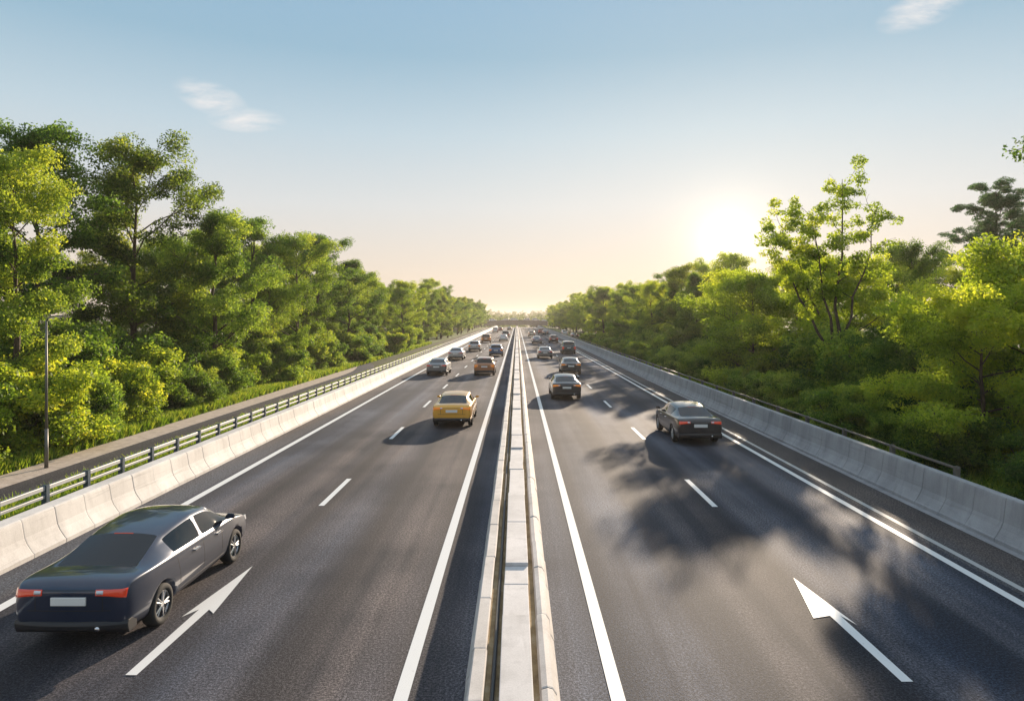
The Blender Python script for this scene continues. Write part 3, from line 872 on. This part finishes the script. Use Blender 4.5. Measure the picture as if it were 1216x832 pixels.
        rim_ = [ix(i, 0) for i in range(nu)] + [ix(nu - 1, j) for j in range(1, nv)] + [ix(i, nv - 1) for i in range(nu - 2, -1, -1)] + [ix(0, j) for j in range(nv - 2, 0, -1)]
        for q in range(len(rim_)):
            a_, b2 = rim_[q], rim_[(q + 1) % len(rim_)]
            fs.append((a_, b2, b2 + n_, a_ + n_))
        mb.add(out + inn, fs)
    for sx in (-1, 1):
        b = MB()
        z1 = be - .03
        if kind == 'sedan': xa, xb_, zz = .40, .82, lambda u: (z1 - .085 - .045 * u * u, z1 - .004)
        elif kind == 'hatch': xa, xb_, zz = .54, .83, lambda u: (z1 - .27 + .10 * (1 - u), z1 - .01)
        else: xa, xb_, zz = .66, .90, lambda u: (z1 - .42 + .12 * (1 - u), z1 - .02)
        gp = []
        for i in range(9):
            u = i / 8; lo_, hi_ = zz(u)
            gp.append([(sx * (xa + (xb_ - xa) * u), 0, lo_ + (hi_ - lo_) * v / 4) for v in range(5)])
        shell(b, gp, (0, 1, 0), .014)
        mm = b.mesh('tail_light', M['tail'], True, True)
        parts.append(('tail_light', mm, (0, 0, 0)))
        b = MB(); xr0 = xa + .012; lo_, hi_ = zz(.1)
        wv = .10 if kind == 'sedan' else .05
        shell(b, [[(sx * (xr0 + wv * i / 3), 0, lo_ + .015 + (min(hi_, lo_ + .09) - lo_ - .03) * v / 2) for v in range(3)] for i in range(4)], (0, 1, 0), .0175)
        if b.v: parts.append(('reversing_light', b.mesh('reversing_light', M['head'], True, True), (0, 0, 0)))
    # shut lines of boot and doors
    b = MB(); sw = .006
    for x_ in (-.50, .50) if kind == 'sedan' else (-.70, .70):
        shell(b, [[(x_ + k * sw, 0, zb + .30 + (be - .06 - zb - .30) * v / 6) for v in range(7)] for k in (-1, 1)], (0, 1, 0), .0022, .004)
    shell(b, [[(-.62 + 1.24 * v / 12, 0, zb + .31 + k * sw) for v in range(13)] for k in (-1, 1)], (0, 1, 0), .0022, .004)
    shell(b, [[(-.70 + 1.40 * v / 12, 0, be - .045 + k * sw) for v in range(13)] for k in (-1, 1)], (0, 1, 0), .0022, .004)
    if b.v: parts.append(('boot_seam', b.mesh('boot_seam', M['black_trim'], False, True), (0, 0, 0)))
    for sx in (-1, 1):
        b = MB()
        for yy in (st[bp][0] + .04, st[10][0] + .10, wb[0] + .48):
            top = be - .06
            shell(b, [[(0, yy - L / 2 + k * sw + (.10 * (1 - v / 6) if yy < 2 else 0), .34 + (top - .34) * v / 6) for v in range(7)] for k in (-1, 1)], (-sx, 0, 0), .0022, .004)
        shell(b, [[(0, wb[0] + .5 - L / 2 + (wb[1] - wb[0] - 1.0) * v / 12, .36 + k * sw) for v in range(13)] for k in (-1, 1)], (-sx, 0, 0), .0022, .004)
        if b.v: parts.append(('door_seam', b.mesh('door_seam', M['black_trim'], False, True), (0, 0, 0)))
    b = MB()
    b.loft([[(x, yr + .10 * (abs(x) / hw) ** 3 - .035, zb + .03), (x, yr + .10 * (abs(x) / hw) ** 3 - .045, zb + .10), (x, yr + .10 * (abs(x) / hw) ** 3 - .02, zb + .15), (x, yr + .3, zb + .15), (x, yr + .3, zb - .03), (x, yr + .1, zb - .05)]
            for x in [hw * k / 6 for k in range(-6, 7)]], closed=True, cap=True)
    parts.append(('bumper', mesh_of(b, M['black_trim'], .012), (0, 0, 0)))
    b = MB(); b.box(-.26, .26, yr - .018, yr + .06, be - .26, be - .14)
    parts.append(('number_plate', mesh_of(b, M['plate'], .006), (0, 0, 0)))
    for sx in (-1, 1):
        b = MB(); x = sx * st[11][1] * .93; yy = st[10][0] + .32 - L / 2; z = st[11][3] + .05
        b.loft([[(x, yy + .02, z), (x, yy + .07, z), (x, yy + .07, z + .05), (x, yy + .02, z + .05)], [(x + sx * .06, yy, z), (x + sx * .06, yy + .09, z + .01), (x + sx * .06, yy + .09, z + .10), (x + sx * .06, yy, z + .12)], [(x + sx * .19, yy, z + .02), (x + sx * .19, yy + .05, z + .03), (x + sx * .19, yy + .05, z + .09), (x + sx * .19, yy, z + .11)]], closed=True, cap=True)
        parts.append(('wing_mirror', mesh_of(b, PAINT['grey'], .012), (0, 0, 0)))
        b = MB()
        xw = st[13][1] * .72
        b.loft([[(sx * (xw + dx), L / 2 - dy, z_) for dx, z_ in ((-.20, st[14][3] - .09), (.18, st[14][3] - .06), (.16, st[14][3] + .04), (-.18, st[14][3] - .02))] for dy in (.16, .40)], closed=True, cap=True)
        parts.append(('headlight', mesh_of(b, M['head'], .01), (0, 0, 0)))
        for dyy in ((st[bp][0] - .35, st[bp][0] + .55)):
            b = MB(); xx = sx * st[bp][1]; zz = st[bp][3] - .13
            b.box(min(xx - sx * .03, xx + sx * .018), max(xx - sx * .03, xx + sx * .018), dyy - L / 2, dyy - L / 2 + .20, zz, zz + .03)
            parts.append(('door_handle', mesh_of(b, M['chrome'], .006), (0, 0, 0)))
    b = MB(); b.tube([(-.06 + .5, yr - .04, zb + .05), (.44, yr + .25, zb + .06)], .035, 10); parts.append(('exhaust_pipe', b.mesh('exhaust_pipe', M['chrome'], True, True), (0, 0, 0)))
    b = MB(); b.box(-.16, .16, 0, .03, 0, .025)
    parts.append(('brake_light', mesh_of(b, M['tail'], .006), (0, st[5][0] - L / 2 - .02, st[5][4] - .01)))
    # wheels: rim with tyre as its child
    rim = MB(); rim.tube([(-.06, 0, 0), (.06, 0, 0)], wr * .66, 24, mi=1)
    for sx in (-1, 1):
        rim.loft([[(sx * xx, rr_ * math.cos(2 * math.pi * k / 24), rr_ * math.sin(2 * math.pi * k / 24)) for xx, rr_ in ((.062, wr * .69), (.085, wr * .69), (.085, wr * .62), (.062, wr * .60))] for k in range(25)])
        rim.tube([(sx * .05, 0, 0), (sx * .088, 0, 0)], [wr * .17, wr * .13], 12)
        for k in range(10):
            a = (k // 2) * 2 * math.pi / 5 + (k % 2 - .5) * .34
            rim.tube([(sx * .075, .05 * math.cos(a), .05 * math.sin(a)), (sx * .075, wr * .63 * math.cos(a), wr * .63 * math.sin(a))], [.022, .018], 6)
    rimm = rim.mesh('wheel', [M['rim'], M['black_trim']], False, True)
    ty = MB(); ns = 28
    pr = [(-.095, wr * .66), (-.112, wr * .80), (-.10, wr * .95), (-.07, wr), (.07, wr), (.10, wr * .95), (.112, wr * .80), (.095, wr * .66)]
    ty.loft([[(px, pz * math.cos(2 * math.pi * k / ns), pz * math.sin(2 * math.pi * k / ns)) for px, pz in pr] for k in range(ns + 1)], closed=True)
    tym = ty.mesh('tyre', M['tyre'], True, True)
    wheels = [(sx * (W / 2 - .125), wy - L / 2, wr) for wy in wb for sx in (-1, 1)]
    CARS[kind] = (parts, rimm, tym, wheels, L)

CAR_NAME = {'sedan': 'sedan_car', 'hatch': 'hatchback_car', 'van': 'minivan'}
def car(kind, x, y_rear, paint, label, group, rz=0.0, z=None, amber=False, cat='car'):
    parts, rimm, tym, wheels, L = CARS[kind]
    t = empty(CAR_NAME[kind], (x, y_rear + L / 2 * math.cos(rz), (hill(y_rear) + .009) if z is None else z), rz, label, cat, group)
    for nm, me, loc in parts:
        o = bpy.data.objects.new(nm, me); link(o, t); o.location = loc
        if nm in ('body', 'wing_mirror'):
            o.material_slots[0].link = 'OBJECT'; o.material_slots[0].material = PAINT[paint]
        elif nm == 'tail_light' and amber:
            o.material_slots[0].link = 'OBJECT'; o.material_slots[0].material = M['amber']
    for w in wheels:
        o = bpy.data.objects.new('wheel', rimm); link(o, t); o.location = w
        q = bpy.data.objects.new('tyre', tym); link(q, o)
    return t
for k in ('sedan', 'hatch', 'van'): car_proto(k)

GL, GR = 'cars driving in the left carriageway', 'cars driving in the right carriageway'
car('sedan', -6.66, 10.0, 'navy', 'nearest car, dark navy sedan beside the white arrow in the left carriageway', GL)
car('sedan', -2.95, 30.3, 'gold', 'golden yellow sedan beside the median in the left carriageway', GL, amber=True)
car('hatch', -2.8, 57.5, 'copper', 'copper hatchback ahead of the golden sedan near the median', GL, amber=True)
car('sedan', -6.9, 57.5, 'grey', 'dark grey sedan in the outer left lane level with the copper hatchback', GL)
car('sedan', -7.2, 78.5, 'silver', 'silver sedan near the left edge line ahead of the dark grey sedan', GL)
car('hatch', -2.7, 86, 'blue', 'blue hatchback ahead of the nearer copper hatchback beside the median', GL, amber=True)
car('hatch', -6.3, 99, 'silver', 'silver hatchback in the outer left lane ahead of the silver sedan', GL, amber=True)
car('van', -6.1, 132, 'copper', 'distant copper minivan in the outer left lane', GL, amber=True)
car('sedan', -2.9, 141, 'white', 'distant white sedan close to the median in the left carriageway', GL)
car('van', -2.8, 166, 'teal', 'dark teal minivan just ahead of the distant white sedan', GL)
car('van', -7.2, 222, 'white', 'far white minivan by the left barrier before the crest', GL)
car('hatch', -6.2, 245, 'red', 'far red hatchback beside the far white minivan', GL, amber=True)
car('sedan', -3.0, 262, 'charcoal', 'far charcoal sedan by the median just before the crest', GL)
car('sedan', 7.15, 26.2, 'black', 'black sedan in the outer right lane, nearest of the right carriageway', GR)
car('sedan', 3.0, 40.5, 'black', 'black sedan in the inner right lane beside the median', GR, amber=True)
car('sedan', 4.75, 58.5, 'charcoal', 'charcoal sedan straddling the lane dashes of the right carriageway', GR, rz=-.02, amber=True)
car('sedan', 3.4, 81, 'grey', 'grey sedan in the inner right lane beyond the charcoal sedan', GR)
car('van', 7.1, 92, 'teal', 'dark teal minivan in the outer right lane beside the edge line', GR)
car('sedan', 3.8, 128, 'steelblue', 'steel blue sedan far along the inner right lane', GR)
car('hatch', 7.2, 132, 'maroon', 'maroon hatchback far along the outer right lane', GR)
car('hatch', 3.9, 178, 'cream', 'far cream hatchback in the inner right lane', GR)
car('van', 7.4, 205, 'red', 'far red minivan in the outer right lane', GR)
car('sedan', 8.1, 192, 'black', 'far black sedan just behind the far red minivan', GR)
car('sedan', 13.6, 158, 'charcoal', 'charcoal sedan parked on the verge behind the right barrier', 'cars parked on the right verge')
car('hatch', 13.2, 186, 'white', 'white hatchback parked on the verge ahead of the charcoal sedan', 'cars parked on the right verge')
for i, (x, k, p) in enumerate([(-17, 'van', 'white'), (-9.5, 'sedan', 'silver'), (-4, 'van', 'white'), (3.5, 'hatch', 'silver'), (9, 'van', 'white'), (15, 'sedan', 'white')]):
    car(k, x + 2.3, 410.5, p, 'pale car crossing the far overpass above the motorway', 'pale cars crossing the overpass', rz=R(90 if i % 2 else -90), z=dk(x) + .01)

# ------------------------------------------------------------------ haze
hb = MB(); hb.box(-400, 400, -30, 1650, -8, 20.5)
m = bpy.data.materials.new('haze_air'); m.use_nodes = True; nt = m.node_tree
for n_ in list(nt.nodes):
    if n_.type != 'OUTPUT_MATERIAL': nt.nodes.remove(n_)
pv = nt.nodes.new('ShaderNodeVolumePrincipled')
pv.inputs['Color'].default_value = (1, .92, .84, 1); pv.inputs['Density'].default_value = .00025; pv.inputs["Anisotropy"].default_value = .42
nt.links.new(pv.outputs[0], nt.nodes['Material Output'].inputs['Volume'])
HAZE = hb.build('haze', m); HAZE['kind'] = 'stuff'; HAZE['label'] = 'pale warm haze filling the air over the motorway'

# ------------------------------------------------------------------ sky, sun
w = bpy.data.worlds.new('World'); S.world = w; w.use_nodes = True
nt = w.node_tree; bg = nt.nodes['Background']
sky = nt.nodes.new('ShaderNodeTexSky'); sky.sky_type = 'NISHITA'; sky.sun_disc = False
sky.sun_elevation = R(SUN_EL); sky.sun_rotation = R(SUN_AZ); sky.air_density = 1.0; sky.dust_density = 0.3; sky.ozone_density = 1.2
tc = nt.nodes.new('ShaderNodeTexCoord'); dirv = tc.outputs['Generated']
def vdot(v):
    d = nt.nodes.new('ShaderNodeVectorMath'); d.operation = 'DOT_PRODUCT'
    nt.links.new(dirv, d.inputs[0]); d.inputs[1].default_value = Vector(v).normalized()
    return mth(nt, 'MAXIMUM', d.outputs['Value'], 0)
ge, ga = R(6.0), R(17.4)
gd = (math.sin(ga) * math.cos(ge), math.cos(ga) * math.cos(ge), math.sin(ge))
d = vdot(gd)
sep = nt.nodes.new('ShaderNodeSeparateXYZ'); nt.links.new(dirv, sep.inputs[0])
zc = mth(nt, 'MAXIMUM', sep.outputs['Z'], 0)
hor = mth(nt, 'POWER', mth(nt, 'SUBTRACT', 1, zc), 9)
def scaled(fac, col):
    mm = nt.nodes.new('ShaderNodeVectorMath'); mm.operation = 'SCALE'; mm.inputs[0].default_value = col; nt.links.new(fac, mm.inputs['Scale']); return mm.outputs[0]
def addv(a, b_):
    mm = nt.nodes.new('ShaderNodeVectorMath'); mm.operation = 'ADD'; nt.links.new(a, mm.inputs[0]); nt.links.new(b_, mm.inputs[1]); return mm.outputs[0]
acc = sky.outputs[0]
SKYW, SKYN = .08, .012        # background strength; share of the physical sky under the hazy gradient
def srgb(c): return tuple(((v / 255) / 12.92 if v / 255 < .04045 else ((v / 255 + .055) / 1.055) ** 2.4) for v in c)
EXPO = 1.15
def lvl(c, k=1.0): return tuple(v / 2 ** EXPO * k for v in srgb(c))
rp = ramp(nt, sep.outputs['Z'], [(0.0, lvl((228, 207, 190))), (.06, lvl((240, 224, 207))), (.16, lvl((226, 228, 228))), (.26, lvl((198, 217, 228))), (.36, lvl((160, 194, 215))), (.50, lvl((150, 188, 218))), (.75, lvl((200, 216, 232))), (1.0, lvl((205, 218, 232)))])  # zenith stops brightened out of view as added fill for shaded trees and road
base_sky = nt.nodes.new('ShaderNodeVectorMath'); base_sky.operation = 'SCALE'; nt.links.new(rp.outputs[0], base_sky.inputs[0]); base_sky.inputs['Scale'].default_value = .94 / SKYW
nish = nt.nodes.new('ShaderNodeVectorMath'); nish.operation = 'SCALE'; nt.links.new(acc, nish.inputs[0]); nish.inputs['Scale'].default_value = SKYN
acc = addv(base_sky.outputs[0], nish.outputs[0])
acc = addv(acc, scaled(mth(nt, 'POWER', d, 1400), (3.0, 2.7, 2.2)))
acc = addv(acc, scaled(mth(nt, 'POWER', d, 380), (1.4, 1.15, .8)))
acc = addv(acc, scaled(mth(nt, 'POWER', d, 17), (.85, .60, .34)))
# thin wisps of cloud, by direction
gx = mth(nt, 'DIVIDE', sep.outputs['X'], mth(nt, 'MAXIMUM', sep.outputs['Y'], .02))
gz = mth(nt, 'DIVIDE', sep.outputs['Z'], mth(nt, 'MAXIMUM', sep.outputs['Y'], .02))
cmb = nt.nodes.new('ShaderNodeCombineXYZ'); nt.links.new(gx, cmb.inputs[0]); nt.links.new(gz, cmb.inputs[1])
cn = noise(nt, cmb.outputs[0], 1.0, 6, .62, (13, 46, 1))
cloud = None
for cx, cz, rx, rz_, ang in [(-.455, .326, .062, .026, -.35), (-.402, .293, .062, .020, -.05), (.60, .455, .075, .028, .35)]:
    a = mth(nt, 'SUBTRACT', gx, cx); c_ = mth(nt, 'SUBTRACT', gz, cz)
    u = mth(nt, 'ADD', mth(nt, 'MULTIPLY', a, math.cos(ang)), mth(nt, 'MULTIPLY', c_, math.sin(ang)))
    v = mth(nt, 'SUBTRACT', mth(nt, 'MULTIPLY', c_, math.cos(ang)), mth(nt, 'MULTIPLY', a, math.sin(ang)))
    e = mth(nt, 'ADD', mth(nt, 'POWER', mth(nt, 'ABSOLUTE', mth(nt, 'DIVIDE', u, rx)), 2), mth(nt, 'POWER', mth(nt, 'ABSOLUTE', mth(nt, 'DIVIDE', v, rz_)), 2))
    msk = mth(nt, 'SUBTRACT', 1, e, True)
    cloud = msk if cloud is None else mth(nt, 'MAXIMUM', cloud, msk)
cl_ = mth(nt, 'MULTIPLY', mth(nt, 'MULTIPLY', cloud, ramp(nt, cn, [(.36, (0, 0, 0)), (.66, (1, 1, 1))]).outputs[0]), .75)
acc = mixc(nt, cl_, acc, (5.6, 5.2, 5.0))
nt.links.new(acc, bg.inputs[0]); bg.inputs[1].default_value = SKYW

sl = bpy.data.lights.new('sun', 'SUN'); sl.energy = 4.2; sl.angle = R(.6); sl.color = (1, .81, .61)
so = bpy.data.objects.new('sun', sl); link(so)
sd = Vector((math.sin(R(SUN_AZ)) * math.cos(R(SUN_EL)), math.cos(R(SUN_AZ)) * math.cos(R(SUN_EL)), math.sin(R(SUN_EL))))
so.rotation_euler = sd.to_track_quat('Z', 'Y').to_euler()
so.location = (40, 60, 60)

# ------------------------------------------------------------------ camera, render settings
cd = bpy.data.cameras.new('camera'); cam = bpy.data.objects.new('camera', cd); link(cam)
cam.location = (0, 0, 5.0); cam.rotation_euler = (R(90), 0, 0)
cd.lens = 800 / 1216 * 36; cd.sensor_width = 36
cd.shift_x = -6 / 1216; cd.shift_y = -39 / 1216
cd.clip_start = .1; cd.clip_end = 5000
S.camera = cam
S.view_settings.view_transform = 'Standard'; S.view_settings.look = 'None'
S.view_settings.exposure = EXPO; S.view_settings.gamma = 1
S.render.engine = 'CYCLES'
cy = S.cycles
cy.max_bounces = 6; cy.diffuse_bounces = 3; cy.glossy_bounces = 3; cy.transmission_bounces = 4; cy.transparent_max_bounces = 8; cy.volume_bounces = 1
cy.use_denoising = True
try: cy.denoiser = 'OPENIMAGEDENOISE'
except Exception: pass
cy.sample_clamp_indirect = 6
cy.caustics_reflective = False; cy.caustics_refractive = False
